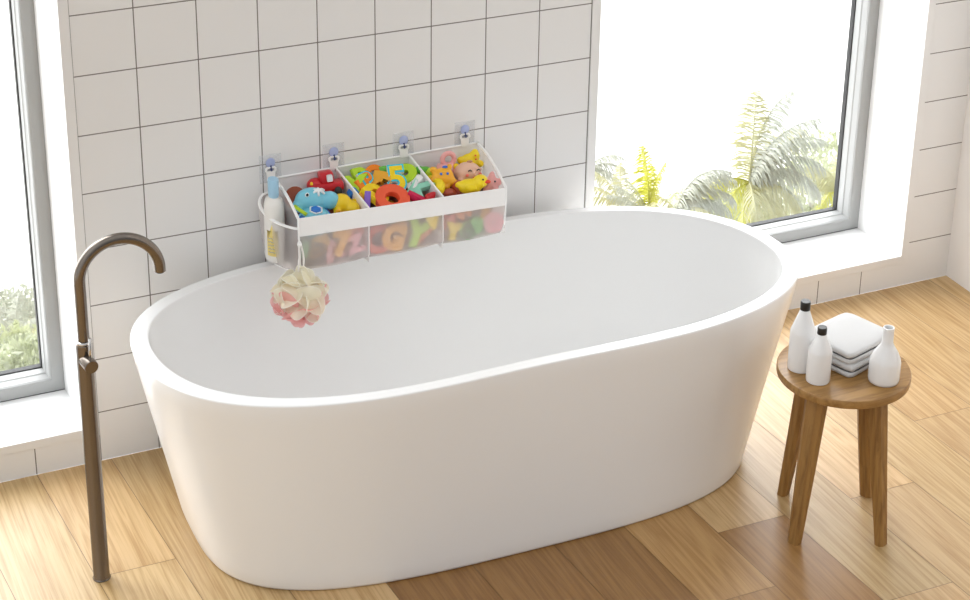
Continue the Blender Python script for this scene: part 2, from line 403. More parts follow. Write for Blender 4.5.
def make_tub():
    bm = bmesh.new(); loops = []
    def ring(o, z): loops.append([bm.verts.new((x, y, z)) for x, y in o])
    ring(scl(BAS, .5), .0005); ring(scl(BAS, .985), .0005); ring(scl(BAS, .996), .003); ring(mixo(BAS, RIM, .015), .010)
    for i in range(1, 15):
        t = i / 15; ring(mixo(BAS, RIM, .015 + .985 * t), .010 + (TZ - .020) * t)
    ring(mixo(BAS, RIM, 1.0), TZ - .0045)
    ring(scl(RIM, .9990, .998), TZ - .0014); ring(scl(RIM, .9970, .9945), TZ); ring(scl(RIM, .994, .988), TZ + .0002)
    ring(mixo(RIM, INN, .5), TZ + .0005); ring(mixo(RIM, INN, .78), TZ - .001)
    ring(mixo(RIM, INN, .92), TZ - .0006); ring(mixo(RIM, INN, .97), TZ - .0016); ring(mixo(RIM, INN, .993), TZ - .0045); ring(INN, TZ - .012)
    d = TZ - .115
    for i in range(1, 13):
        t = i / 12
        s = 1 - .10 * t - .10 * t ** 6
        ring(scl(INN, s, 1 - .07 * t - .14 * t ** 6), TZ - .012 - d * .90 * t)
    for i in range(1, 7):
        a = i / 6 * PI / 2
        ring(scl(INN, .80 - .09 * math.sin(a) , .79 - .14 * math.sin(a)), TZ - .012 - d * (.90 + .10 * math.sin(a) ))
    ring(scl(INN, .4, .35), .103)
    for A, B in zip(loops, loops[1:]):
        n = len(A)
        for i in range(n): bm.faces.new((A[i], A[(i + 1) % n], B[(i + 1) % n], B[i]))
    bm.faces.new(loops[0]); bm.faces.new(loops[-1])
    o = link('bathtub', bm, M['acrylic'], smooth=True, loc=(TX, TY, 0))
    auto(o, 50)
    tag(o, 'large white oval freestanding bathtub on the oak floor', 'bathtub')
make_tub()

# ------------------------------------------------------------------ floor standing tap
def make_faucet():
    bx, by = -.131, -.514
    t = thing('bath_faucet', 'dark brushed steel floor-standing bath tap with curved spout', 'faucet', (bx, by, 0))
    o = link('riser', lathe([(0, 0), (.0215, 0), (.0222, .002), (.0198, .006), (.0196, .64), (.0193, .654), (.017, .6565), (0, .6565)], 40), M['steel'], t, True); auto(o)
    link('collar', lathe([(.0145, .656), (.0188, .656), (.0192, .659), (.0188, .662), (.0145, .663)], 40), M['steel_light'], t, True)
    R = .0945; zc = .812
    pts = [(0, 0, z) for z in (.64, .68, .72, .76, .79)] + [(R - R * math.cos(a), 0, zc + R * math.sin(a)) for a in [PI * i / 36 for i in range(0, 36)]]
    a = PI * 1.0
    pts += [(R - R * math.cos(a), 0, zc + R * math.sin(a)), (2 * R, 0, zc - .006)]
    o = link('spout', tube(pts, .0135, 28), M['steel'], t, True); auto(o, 50)
    link('aerator', lathe([(.0, -.001), (.0095, -.001), (.0105, .002), (.0105, .004), (0, .004)], 24), M['rubber'], t, True, loc=(2 * R, 0, zc - .0085))
    # mixer handle: short horizontal cylinder with a pin lever
    d = Vector((.12, -.99, -.02)).normalized(); q = d.to_track_quat('Z', 'Y').to_matrix().to_4x4()
    mx = Matrix.Translation((-.002, 0, .616)) @ q
    o = link('handle', lathe([(0, .0), (.0165, .0), (.0165, .047), (.0155, .049), (0, .049)], 32, mx), M['steel'], t, True); auto(o)
    p = Vector((.002, 0, .616)) + d * .032
    link('lever', tube([p + Vector((0, 0, .0)), p + Vector((0, 0, .03)), p + Vector((.002, 0, .066))], [.0042, .0042, .0038], 14), M['steel_light'], t, True)
make_faucet()

# ------------------------------------------------------------------ stool and what stands on it
SX, SY, SZ = 1.664, -.994, .440
def make_stool():
    t = thing('stool', 'small round oak stool on four splayed legs beside the bathtub', 'stool', (SX, SY, 0))
    r, h = .167, .024
    o = link('seat', lathe([(0, SZ - h), (r - .004, SZ - h), (r - .001, SZ - h + .002), (r, SZ - h + .006), (r, SZ - .004), (r - .0015, SZ - .001), (r - .005, SZ), (0, SZ)], 72), M['stool'], t, True); auto(o)
    for k in range(4):
        a = math.radians(-70 + 90 * k)
        c, s = math.cos(a), math.sin(a)
        bm = bmesh.new(); R0, R1 = .155, .104
        e = Vector((c, s, 0)); n = Vector((-s, c, 0)); rings = []; o0 = Vector((-.004, -.014, 0))
        for z, R, w, d in ((0.0, R0, .0165, .0130), (.2, (R0 + R1) / 2, .0225, .0165), (SZ - h + .001, R1, .0285, .020)):
            ring = []
            for px, py in ((1, .55), (.55, 1), (-.55, 1), (-1, .55), (-1, -.55), (-.55, -1), (.55, -1), (1, -.55)):
                ring.append(bm.verts.new(e * (R + px * d) + n * (py * w) + Vector((0, 0, z)) + o0 * (1 - z / SZ)))
            rings.append(ring)
        for A, B in zip(rings, rings[1:]):
            for i in range(8): bm.faces.new((A[i], A[(i + 1) % 8], B[(i + 1) % 8], B[i]))
        bm.faces.new(rings[0]); bm.faces.new(rings[-1])
        auto(link('leg', bm, M['leg'], t), 35)
make_stool()

def capped_bottle(x, y, r, h, label):
    t = thing('bottle', label, 'bottle', (x, y, SZ), 'white bottles with black caps on the stool')
    s = h * .565
    bo = link('body', lathe([(0, .0005), (r - .004, .0005), (r - .001, .002), (r, .006), (r, s - .002), (r * .97, s + .003), (r * .40, h * .855), (r * .34, h * .87), (r * .34, h * .9), (0, h * .9)], 48), M['ceramic'], t, True)
    c = r * .33
    o = link('cap', lathe([(0, h * .878), (c * 1.16, h * .878), (c * 1.2, h * .885), (c * 1.2, h - .003), (c * 1.1, h), (0, h)], 32), M['blackcap'], t, True); auto(o)
    auto(bo, 24)
capped_bottle(1.559, -.955, .0320, .190, 'taller white bottle with black cap at the left edge of the stool')
capped_bottle(1.566, -1.024, .0300, .151, 'shorter white bottle with black cap, in front of the taller one')
t = tag(link('vase_bottle', lathe([(0, .0005), (.034, .0005), (.0385, .003), (.040, .012), (.040, .058), (.0375, .070), (.030, .088), (.018, .108), (.0145, .118), (.0138, .150), (.0145, .158), (.0142, .160), (.011, .160), (.0105, .155), (.0105, .118), (.014, .108), (.027, .085), (.034, .06), (.034, .01), (0, .008)], 48), M['ceramic'], smooth=True, loc=(1.716, -1.089, SZ)), 'white open-necked bottle without a cap, right of the towels', 'bottle'); t.scale = (.97, .97, .94)
auto(t, 60)

def towel(z, w, d, h, rot, x, y, label):
    t = thing('towel', label, 'towel', (x, y, z), 'folded towels on the stool', (0, 0, rot))
    def slab(z0, z1, w, d, seed):
        rnd = random.Random(seed); nu, nv = 22, 18
        bm = bmesh.new(); rings = []
        # squarish pillow: stacked rounded rectangles
        prof = [(0, .93), (.12, .985), (.5, 1.0), (.85, .985), (1, .93)]
        S = 64
        ph = [rnd.uniform(0, 6) for _ in range(4)]
        for f, s in prof:
            ring = []
            for i in range(S):
                a = 2 * PI * i / S; c, q = math.cos(a), math.sin(a)
                X = math.copysign(abs(c) ** (.17), c) * w / 2 * s; Y = math.copysign(abs(q) ** (.17), q) * d / 2 * s
                k = 1 + .012 * math.sin(3 * a + ph[0]) + .008 * math.sin(7 * a + ph[1])
                ring.append(bm.verts.new((X * k, Y * k, z0 + (z1 - z0) * f + .0012 * math.sin(2 * a + ph[2]) * (1 if f > .4 else 0))))
            rings.append(ring)
        for A, B in zip(rings, rings[1:]):
            for i in range(S): bm.faces.new((A[i], A[(i + 1) % S], B[(i + 1) % S], B[i]))
        lo, hi = rings[0], rings[-1]
        for ring, zz in ((lo, z0), (hi, z1 + .0015)):
            prev = ring
            for s in (.75, .4, 0):
                if s == 0:
                    v = bm.verts.new((0, 0, zz + (.002 if ring is hi else 0)))
                    for i in range(S): bm.faces.new((prev[i], prev[(i + 1) % S], v))
                else:
                    cur = [bm.verts.new((r.co.x * s, r.co.y * s, zz + (.0018 * (1 - s) if ring is hi else 0))) for r in ring]
                    for i in range(S): bm.faces.new((prev[i], prev[(i + 1) % S], cur[(i + 1) % S], cur[i]))
                    prev = cur
        return bm
    g = .0015; hh = (h - g) / 2
    link('lower_fold', slab(0, hh, w, d, z * 1000), M['towel'], t, True)
    link('upper_fold', slab(hh + g, h, w * 1.0, d * 1.0, z * 1000 + 7), M['towel'], t, True)
    # dark grey piping showing between the folds
    pts = []
    S = 64
    for i in range(S + 1):
        a = 2 * PI * i / S; c, q = math.cos(a), math.sin(a)
        pts.append((math.copysign(abs(c) ** .17, c) * w / 2 * .965, math.copysign(abs(q) ** .17, q) * d / 2 * .965, hh + g / 2))
    link('piping', tube(pts, .0022, 6, caps=False), M['greythread'], t, True)
towel(SZ + .0005, .178, .158, .0335, math.radians(19), 1.702, -.951, 'lower folded white towel on the stool, dark piped edge')
towel(SZ + .0350, .176, .156, .0335, math.radians(17), 1.702, -.948, 'upper folded white towel, topmost on the stool stack')

# ------------------------------------------------------------------ toy organiser hung on the wall
BX0, BX1 = .509, 1.098
ZB = .547                                  # bottom
def zfront(x): return .712 - (x - BX0) / (BX1 - BX0) * .018
def zback(x): return .746 + (x - BX0) / (BX1 - BX0) * .004
DEPB = .19
def side_z(x, t):                          # upper edge of a side panel, t=0 wall, t=1 front
    return zback(x) * (1 - t) + zfront(x) * t + .012 * math.sin(PI * t)
YB = -.004
def yb(t): return YB - (DEPB + YB) * t
bag = thing('storage_basket', 'white mesh bath toy organiser hanging on the tiled wall above the tub', 'toy organiser', (.80, YB, ZB))
def bl(name, bm, m, smooth=True, parent=bag):
    for v in bm.verts: v.co -= Vector(bag.location)
    return link(name, bm, m, parent, smooth)
bl('back_panel', grid_surf(lambda u, v: Vector((BX0 + (BX1 - BX0) * u, YB - .003 * math.sin(PI * v) * (1 + math.sin(9 * u)), ZB + (zback(BX0 + (BX1 - BX0) * u) - ZB) * v)), 24, 8), M['mesh_dense'])
def front_pt(u, v):                        # v 0 bottom .. 1 top of the mesh
    x = BX0 + (BX1 - BX0) * u; zt = zfront(x) - .050
    inset = .012 * max(0, abs(u - .5) * 2 - .9) / .1 * (1 - v)
    x += inset if u < .5 else -inset
    bul = .007 * abs(math.sin(3 * PI * u)) * math.sin(PI * min(1, v * .9 + .1))
    y = -DEPB - bul + .035 * max(0, .22 - v) ** 2 / .0484
    z = ZB + (zt - ZB) * v - .004 * abs(math.sin(3 * PI * u)) * (1 - v)
    return Vector((x, y, z))
bl('front_mesh', grid_surf(front_pt, 48, 14), M['mesh'])
def band():
    bm = bmesh.new(); n = 24; rows = []
    for i in range(n + 1):
        x = BX0 + (BX1 - BX0) * i / n; zt = zfront(x); zl = zt - .052
        rows.append([bm.verts.new(p) for p in ((x, -DEPB - .001, zt), (x, -DEPB - .003, zt - .002), (x, -DEPB - .0035, zl), (x, -DEPB + .001, zl), (x, -DEPB + .002, zt - .002))])
    for A, B in zip(rows, rows[1:]):
        for i in range(5): bm.faces.new((A[i], A[(i + 1) % 5], B[(i + 1) % 5], B[i]))
    bm.faces.new(rows[0]); bm.faces.new(rows[-1]); return bm
bl('front_band', band(), M['canvas'], False)
bl('bottom_mesh', grid_surf(lambda u, v: Vector((BX0 + (BX1 - BX0) * u, yb(v * .84), ZB - .003 * abs(math.sin(3 * PI * u)) * math.sin(PI * v))), 24, 6), M['mesh_dense'])
for x, nm in ((BX0, 'side_panel'), (BX1, 'side_panel')):
    bl(nm, grid_surf(lambda u, v, x=x: Vector((x, yb(u), ZB + (side_z(x, u) - ZB) * v + .012 * max(0, u - .8) / .2 * (1 - v))), 14, 8), M['mesh'] if x > .8 else M['mesh_pocket'])
for xb, xf in ((.682, .703), (.893, .914)):
    bl('divider', grid_surf(lambda u, v: Vector((xb + (xf - xb) * u, yb(u) , ZB + (zback(xb) * (1 - u) + zfront(xf) * u - .002 - ZB) * v)), 10, 6), M['mesh_dense'])
    pts = [(xb + (xf - xb) * u, yb(u), zback(xb) * (1 - u) + zfront(xf) * u) for u in (0, .25, .5, .75, 1)]
    bl('divider_binding', tube(pts, .0032, 8), M['piping'])
    bl('seam_tape', tube([front_pt((xf - BX0) / (BX1 - BX0), v) + Vector((0, -.002, 0)) for v in (1, .8, .6, .4, .25, .12, 0)], .0026, 8, flat=.5), M['piping'])
# white binding round the top
bl('back_binding', tube([(BX0 + (BX1 - BX0) * u, YB, zback(BX0 + (BX1 - BX0) * u)) for u in [i / 12 for i in range(13)]], .0034, 8), M['piping'])
bl('side_binding', tube([(BX0, yb(t), side_z(BX0, t)) for t in [i / 12 for i in range(13)]], .0042, 8), M['piping'])
bl('side_binding', tube([(BX1, yb(t), side_z(BX1, t)) for t in [i / 12 for i in range(13)]], .0042, 8), M['piping'])
bl('corner_binding', tube([(BX0, -DEPB - .002, zfront(BX0)), (BX0, -DEPB - .003, zfront(BX0) - .05), (BX0 + .003, -DEPB - .001, ZB + .04), (BX0 + .008, -DEPB + .012, ZB + .008), (BX0 + .006, -DEPB + .05, ZB)], .0027, 8), M['piping'])
bl('corner_binding', tube([(BX1, -DEPB - .002, zfront(BX1)), (BX1, -DEPB - .003, zfront(BX1) - .05), (BX1 - .003, -DEPB - .001, ZB + .04), (BX1 - .010, -DEPB + .012, ZB + .008), (BX1 - .012, -DEPB + .05, ZB)], .0027, 8), M['piping'])
bl('bottom_binding', tube([front_pt(u, 0) for u in [i / 36 for i in range(37)]], .0018, 8), M['piping'])
# bulging pocket on the left end
def pock(u, v):                            # u wall -> front, v bottom -> top
    bul = .056 * math.sin(PI * u ** .55) ** .75 * (.62 + .38 * math.sin(PI * (.12 + .5 * v)))
    zt = .712 - .030 * u - .014 * math.sin(PI * u)
    zb = ZB + .004 - .006 * math.sin(PI * u) + .004 * u
    return Vector((BX0 - bul - .001, yb(u), zb + (zt - zb) * v))
bl('side_pocket', grid_surf(pock, 24, 10), M['mesh_pocket'])
bl('pocket_bottom', grid_surf(lambda u, v: Vector((BX0 + (pock(u, 0).x - BX0) * v, yb(u), pock(u, 0).z)), 24, 3), M['mesh'])
bl('pocket_elastic', tube([pock(u, 1) for u in [i / 24 for i in range(25)]], .0042, 8, flat=.6), M['piping'])
bl('pocket_binding', tube([pock(u, 0) for u in [i / 24 for i in range(25)]], .0018, 8), M['piping'])
bl('pocket_binding', tube([(BX0 - .001, YB, .56), (BX0 - .001, YB, .745)], .0026, 8), M['piping'])

# straps up to the adhesive hooks
HX = [(.500, .779), (.677, .780), (.878, .780), (1.059, .782)]
hook_labels = ['clear adhesive wall hook at the far left corner of the toy organiser', 'clear adhesive wall hook above the compartment with the red car', 'clear adhesive wall hook above the compartment with the letters', 'clear adhesive wall hook above the compartment with the rubber duck']
for (hx, hz), lab in zip(HX, hook_labels):
    # strap: rounded white tongue with a slot
    bm = bmesh.new(); w = .0155; zt = hz + .003; zb = zback(hx) - .004; sx, sz0, sz1 = .0105, zt - .0125, zt - .0045
    outer = [(-w * .7, zb), (w * .7, zb), (w * .8, zt - .016), (w, zt - .012), (w, zt - .004), (w * .7, zt), (-w * .7, zt), (-w, zt - .004), (-w, zt - .012), (-w * .8, zt - .016)]
    hole = [(-sx * .8, sz0), (sx * .8, sz0), (sx, (sz0 + sz1) / 2), (sx * .8, sz1), (-sx * .8, sz1), (-sx, (sz0 + sz1) / 2)]
    def ring(P, y): return [bm.verts.new((hx + a, y, b)) for a, b in P]
    es = []
    for P in (outer, hole):
        R = ring(P, -.0075)
        for i in range(len(R)): es.append(bm.edges.new((R[i], R[(i + 1) % len(R)])))
    bmesh.ops.triangle_fill(bm, edges=es, use_beauty=True)
    r = bmesh.ops.extrude_face_region(bm, geom=bm.faces[:])
    for v in [g for g in r['geom'] if isinstance(g, bmesh.types.BMVert)]: v.co.y += .0025
    bl('strap', bm, M['piping'], False)
    h = thing('adhesive_hook', lab, 'wall hook', (hx + .001, 0, hz), 'adhesive hooks holding the toy organiser')
    link('sticky_plate', box(-.030, .030, -.0012, -.0002, -.044, .036, bevel=.0004), M['film'], h)
    link('hook_base', ball((0, -.003, .013), (.0130, .0028, .0135), seg=20), M['hookblue'], h, True)
    link('hook_peg', tube(catmull([(0, -.003, .006), (0, -.005, -.002), (0, -.0085, -.0045), (0, -.0105, -.002)], 5), .0048, 12, flat=.55), M['navy'], h, True)

# shampoo bottle standing in the pocket
bt = thing('shampoo_bottle', 'milky shampoo bottle with light blue cap in the end pocket', 'bottle', (.480, -.084, ZB + .004)); bt.scale = (1.0, 1.28, 1.17)
r = .0265
o = link('body', lathe([(0, 0), (r * .8, 0), (r * .97, .004), (r, .012), (r, .11), (r * .96, .136), (r * .80, .150), (r * .5, .156), (r * .46, .160), (0, .160)], 36), M['bottlebody'], bt, True)
o = link('cap', lathe([(0, .156), (.0125, .156), (.0135, .158), (.0142, .196), (.0130, .199), (0, .1995)], 32), M['capblue'], bt, True); auto(o)
def lab(u, v): 
    a = math.radians(-158 + 62 * u); rr = r + .0006; w = 1 - .45 * abs(u - .5) * 2 * (v > .8)
    return Vector((rr * math.cos(a), rr * math.sin(a), .020 + .078 * v * w))
lb = link('label', grid_surf(lab, 10, 10), M['label'], bt, True)
for k in range(5):
    zz = .03 + k * .0085
    link('printing', tube([(Vector((math.cos(math.radians(a)) * (r + .001), math.sin(math.radians(a)) * (r + .001), zz + .0012 * math.sin(a * .9 + k)))) for a in range(-150, -105, 5)], .0009, 6), M['ink'], lb)

# ------------------------------------------------------------------ toys
def glyph_mesh(ch, size, depth, bevel, fat):
    cu = bpy.data.curves.new('g', 'FONT'); cu.body = ch; cu.size = size; cu.extrude = depth; cu.bevel_depth = bevel; cu.bevel_resolution = 2; cu.offset = fat
    cu.align_x = 'CENTER'; cu.align_y = 'CENTER'; cu.resolution_u = 6
    o = bpy.data.objects.new('g', cu); COL.objects.link(o)
    dg = bpy.context.evaluated_depsgraph_get(); me = bpy.data.meshes.new_from_object(o.evaluated_get(dg))
    bpy.data.objects.remove(o); bpy.data.curves.remove(cu)
    # recentre on its own bounds
    xs = [v.co.x for v in me.vertices]; ys = [v.co.y for v in me.vertices]
    c = Vector(((min(xs) + max(xs)) / 2, (min(ys) + max(ys)) / 2, 0))
    for v in me.vertices: v.co -= c
    return me
def letter(ch, size, loc, rot, color, label, rim=None, depth=.006, fat=.0035, name='foam_letter'):
    t = None
    if rim:
        t = thing(name, label, 'foam letter' if name == 'foam_letter' else 'foam number', loc, 'foam bath letters and numbers', rot)
        for part, m, d, f, off in (('edge', rim[1], depth, fat + .0028, 0), ('outline', rim[0], .0008, fat + .0024, depth + .0014), ('face', color, .0008, fat - .0022, depth + .0030)):
            me = glyph_mesh(ch, size, d, .0007, f); me.materials.clear(); me.materials.append(M[m]); me.name = part
            o = bpy.data.objects.new(part, me); COL.objects.link(o); o.parent = t; o.location = (0, 0, off)
        return t
    me = glyph_mesh(ch, size, depth, .0012, fat); me.materials.clear(); me.materials.append(M[color]); me.name = name
    o = bpy.data.objects.new(name, me); COL.objects.link(o); o.location = loc; o.rotation_euler = rot
    return tag(o, label, 'foam letter' if name == 'foam_letter' else 'foam number', 'foam bath letters and numbers')
def R(x, y, z): return tuple(math.radians(a) for a in (x, y, z))

# --- left compartment
t = tag(link('foam_disc', lathe([(0, -.006), (.026, -.006), (.029, -.004), (.029, .004), (.026, .006), (0, .006)], 36), M['f_brown'], smooth=True, loc=(.541, -.085, .716)), 'brown oval foam piece with white rim behind the blue whale', 'bath toy')
t.rotation_euler = R(48, -12, -8); t.scale = (1, 1.15, 1); auto(t)
link('white_rim', lathe([(.0275, .0042), (.0298, .0035), (.0298, -.0035), (.0275, -.0042)], 36), M['f_white'], t, True)

w = thing('toy_whale', 'light blue squirting whale with white splash on its back', 'bath toy', (.585, -.104, .714)); w.scale = (1.12, 1.05, 1.2)
bm = bmesh.new(); add_ball(bm, (-.006, 0, .0), (.042, .032, .028), R(0, 8, 0)); add_ball(bm, (.032, -.014, -.002), (.024, .022, .021)); add_ball(bm, (-.036, -.005, -.006), (.020, .02, .016))
fuse('body', bm, M['whale_blue'], w, .0028)
for k, (px, pz, a, rr) in enumerate(((-.030, .018, 0, .0055),)):
    e = link('eye', ball((-.024, -.0195, .0225), (.0052, .0035, .0052)), M['toy_white'], w, True)
    link('pupil', ball((-.0243, -.0222, .0236), (.0034, .0022, .0034)), M['toy_black'], e, True)
bm = bmesh.new()
for k in range(6):
    a = k * PI / 3 + .3; add_tube(bm, [(.006, -.012, .0262), (.006 + .010 * math.cos(a), -.012 + .009 * math.sin(a), .0262 - .0012 * (1 - math.sin(a)) ), (.006 + .017 * math.cos(a), -.012 + .014 * math.sin(a), .0235 - .003 * (1 - math.sin(a)))], [.0042, .0032, .0022], 8)
link('splash', bm, M['toy_white'], w, True)

b = thing('toy_ball', 'blue and white patterned toy ball at the front left corner', 'ball', (.571, -.139, .666)); b.scale = (1.30, 1.25, 1.28)
link('shell', ball((0, 0, 0), (.036, .031, .034), seg=32), M['whale_blue'], b, True)
bm = bmesh.new()
for k in range(7):
    if k == 6: d = Vector((.05, -.25, 1)).normalized(); s = 1.0
    else: a = k * PI / 3 + .2; d = Vector((math.cos(a) * .95, math.sin(a) * .95 - .1, .52)).normalized(); s = .9
    q = d.to_track_quat('Z', 'Y').to_matrix().to_4x4()
    c = Vector((d.x * .0352, d.y * .0302, d.z * .0332))
    add_lathe(bm, [(0, .0018), (.010 * s, .0014), (.0115 * s, -.002), (0, -.003)], 6, Matrix.Translation(c) @ q)
link('blue_patches', bm, M['deep_blue'], b, False)
bm = bmesh.new()
d = Vector((.05, -.25, 1)).normalized(); q = d.to_track_quat('Z', 'Y').to_matrix().to_4x4(); c = Vector((d.x * .0352, d.y * .0302, d.z * .0332))
for r0 in (.0135,):
    ring = [Matrix.Translation(c) @ q @ Vector((r0 * math.cos(k * PI / 3), r0 * math.sin(k * PI / 3), -.0008)) for k in range(7)]
    add_tube(bm, ring, .0018, 6, caps=False)
link('white_lines', bm, M['toy_white'], b, True)

o = tag(link('toy_stick', tube([(.522, -.128, .717), (.530, -.146, .712), (.543, -.160, .703)], .0048, 12), M['lime'], smooth=True), 'lime green stick between the brown disc and the patterned ball', 'bath toy')

c = thing('toy_car', 'red toy car with a white window in the left compartment', 'toy car', (.638, -.046, .698), None, R(-14, -4, -10)); c.scale = (1.0, 1.25, 1.3)
bm = bmesh.new(); add_box(bm, -.046, .048, -.022, .022, .004, .024, bevel=.006); add_box(bm, -.014, .024, -.019, .019, .020, .046, bevel=.006); add_ball(bm, (-.024, 0, .022), (.024, .019, .013))
o = link('body', bm, M['red'], c, True); auto(o, 40)
link('window', box(.004, .020, -.0205, -.0185, .026, .041, bevel=.003), M['toy_white'], c)
link('headlight', ball((-.036, -.012, .025), .005), M['yellow'], c, True); link('headlight', ball((-.036, .010, .026), .005), M['yellow'], c, True)
for x in (-.028, .030):
    for y in (-.0225, .0225):
        link('wheel', lathe([(0, -.004), (.009, -.004), (.0105, -.002), (.0105, .002), (.009, .004), (0, .004)], 20, Matrix.Translation((x, y, .004)) @ Matrix.Rotation(PI / 2, 4, 'X')), M['tyre'], c, True)

y = thing('toy_hippo', 'yellow squirting animal lying between the whale and the divider', 'bath toy', (.660, -.125, .693)); y.scale = (1.2,) * 3
bm = bmesh.new(); add_ball(bm, (-.006, .004, .004), (.024, .022, .022)); add_ball(bm, (.014, -.012, -.004), (.018, .018, .015)); add_ball(bm, (.026, .006, .002), (.008, .007, .007)); add_ball(bm, (-.022, -.016, -.006), (.009, .009, .009))
fuse('body', bm, M['yellow'], y, .0026)
link('spout_ring', lathe([(.003, 0), (.006, .0), (.0065, .003), (.006, .006), (.003, .006)], 16, Matrix.Translation((-.024, -.024, .0)) @ Matrix.Rotation(PI / 2, 4, 'X')), M['orange_yellow'], y, True)

# --- middle compartment
letter('Y', .086, (.712, -.075, .714), R(38, -6, -18), 'f_lime', 'lime green foam letter Y leaning on the left divider', depth=.007)
letter('D', .055, (.742, -.032, .724), R(50, 0, 10), 'f_lime', 'small lime foam piece behind the green Y')
letter('P', .062, (.750, -.062, .720), R(42, 0, 24), 'f_orange', 'orange foam letter with pale cyan outline right of the green Y', rim=('f_cyan', 'f_white'), depth=.005)
letter('O', .060, (.780, -.036, .724), R(55, 10, -10), 'f_orange', 'small orange foam ring by the back panel', depth=.006)
letter('D', .055, (.789, -.070, .715), R(36, 0, -38), 'f_amber', 'amber foam piece left of the yellow five', depth=.008, fat=.008)
tag(link('toy_block', box(-.016, .016, -.012, .012, -.012, .012, bevel=.003), M['f_blue'], loc=(.703, -.088, .704)), 'blue foam block under the green Y', 'bath toy').rotation_euler = R(20, 30, 10)
letter('I', .060, (.722, -.132, .698), R(62, 8, -14), 'f_purple', 'purple foam stick standing by the left divider', depth=.006)
letter('I', .050, (.712, -.118, .694), R(60, 4, -4), 'f_amber', 'amber foam stick beside the purple one', depth=.006, fat=.002)
letter('D', .085, (.756, -.110, .700), R(30, 4, 46), 'f_yellow', 'yellow foam letter D under the big red ring', depth=.008, fat=.006)
letter('D', .080, (.748, -.078, .703), R(40, 4, 30), 'f_orange', 'orange foam letter behind the yellow D', depth=.007, fat=.006)
letter('O', .105, (.788, -.143, .694), R(28, 0, 4), 'f_redorange', 'big red-orange foam ring at the front of the middle compartment', depth=.009, fat=.0075)
letter('U', .060, (.788, -.128, .668), R(20, 0, 90), 'f_amber', 'amber foam piece seen through the big red ring', depth=.006, fat=.010)
letter('5', .098, (.826, -.080, .718), R(42, 0, -12), 'f_yellow', 'yellow foam number five with cyan outline', rim=('f_cyan', 'f_white'), depth=.007, fat=.004, name='foam_number')
letter('B', .050, (.812, -.042, .722), R(45, 0, 10), 'f_green', 'green foam letter behind the yellow five')
letter('O', .066, (.864, -.052, .716), R(28, 8, -62), 'f_lime', 'flat lime foam ring right of the yellow five', depth=.006, fat=.007)
o = letter('S', .060, (.876, -.090, .703), R(30, 0, -70), 'f_white', 'white and black speckled foam piece above the mint letter', depth=.006, fat=.004)
letter('K', .084, (.882, -.122, .692), R(26, 6, -52), 'f_mint', 'mint green foam letter by the right divider', depth=.007, fat=.004)
letter('I', .080, (.860, -.152, .686), R(26, 0, 62), 'f_crimson', 'long crimson foam stick at the front of the middle compartment', depth=.008, fat=.004)
d = tag(link('toy_cone', lathe([(0, -.012), (.013, -.012), (.0145, -.008), (.010, .004), (.004, .014), (0, .0155)], 24), M['red'], smooth=True, loc=(.894, -.160, .692)), 'small red cone in the corner by the right divider', 'bath toy')
d.rotation_euler = R(20, 35, 0)

# --- right compartment
bm = bmesh.new(); add_ball(bm, (0, 0, 0), (.020, .010, .012)); add_ball(bm, (-.014, .004, .006), (.010, .008, .009)); add_ball(bm, (.015, -.004, -.004), (.012, .008, .008))
tag(fuse('toy_frog', bm, M['leaf_green'], None, .0025), 'dark green toy in the back left corner beside the divider', 'bath toy').location = (.914, -.062, .722)
bm = bmesh.new(); add_ball(bm, (0, 0, 0), (.017, .014, .016)); add_ball(bm, (.012, 0, .008), .009)
tag(fuse('toy_chick', bm, M['lime'], None, .0025), 'small lime toy behind the orange cat', 'bath toy').location = (.929, -.068, .714)
bm = bmesh.new()
for k in range(7):
    a = -1.1 + k * .37; add_ball(bm, (.016 * math.cos(a), -.034 * math.sin(a), .006 * math.cos(a)), (.014, .014, .015))
tag(fuse('toy_banana', bm, M['duck_yellow'], None, .003), 'curved bright yellow toy along the right divider', 'bath toy').location = (.916, -.118, .700)

c = thing('toy_cat', 'orange star-shaped cat with blue eyes in the right compartment', 'bath toy', (.950, -.108, .716), None, R(-30, 0, -14)); c.scale = (1.18,) * 3
bm = bmesh.new(); add_ball(bm, (0, 0, 0), (.026, .015, .022))
for dx, dz, r in ((-.022, .018, .008), (.016, .023, .007), (-.026, -.006, .008), (.028, -.018, .010), (.004, -.022, .011), (.018, -.010, .012)): add_ball(bm, (dx, 0, dz), r)
fuse('body', bm, M['orange_yellow'], c, .0024)
for dx in (-.006, .009): link('eye', ball((dx, -.0145, .006), .0032), M['eye_blue'], c, True)
link('cap', ball((.006, -.002, .022), (.007, .006, .004)), M['eye_blue'], c, True)

c = thing('toy_watering_can', 'pink spotted watering can with a ring handle by the back panel', 'bath toy', (.980, -.055, .704), None, R(-12, 0, 0)); c.scale = (1.12,) * 3
o = link('can', lathe([(0, -.014), (.024, -.014), (.027, -.010), (.023, .012), (.019, .020), (0, .021)], 32), M['pink'], c, True)
ring = [(.010 + .0155 * math.cos(a), 0, .030 + .0145 * math.sin(a)) for a in [2 * PI * k / 24 for k in range(25)]]
link('handle', tube(ring, .0062, 12, caps=False), M['pink'], c, True)
link('spout', tube([(-.018, 0, .0), (-.030, 0, .004), (-.040, -.002, .008)], [.010, .008, .007], 14), M['pink'], c, True)
bm = bmesh.new()
for k in range(9):
    a = -2.6 + k * .28; z = -.006 + .008 * (k % 3); rr = .0262 - .005 * (z + .01) / .03
    add_ball(bm, (rr * math.cos(a), rr * math.sin(a), z), (.0019, .0019, .0019), seg=8)
link('dots', bm, M['toy_white'], c, True)

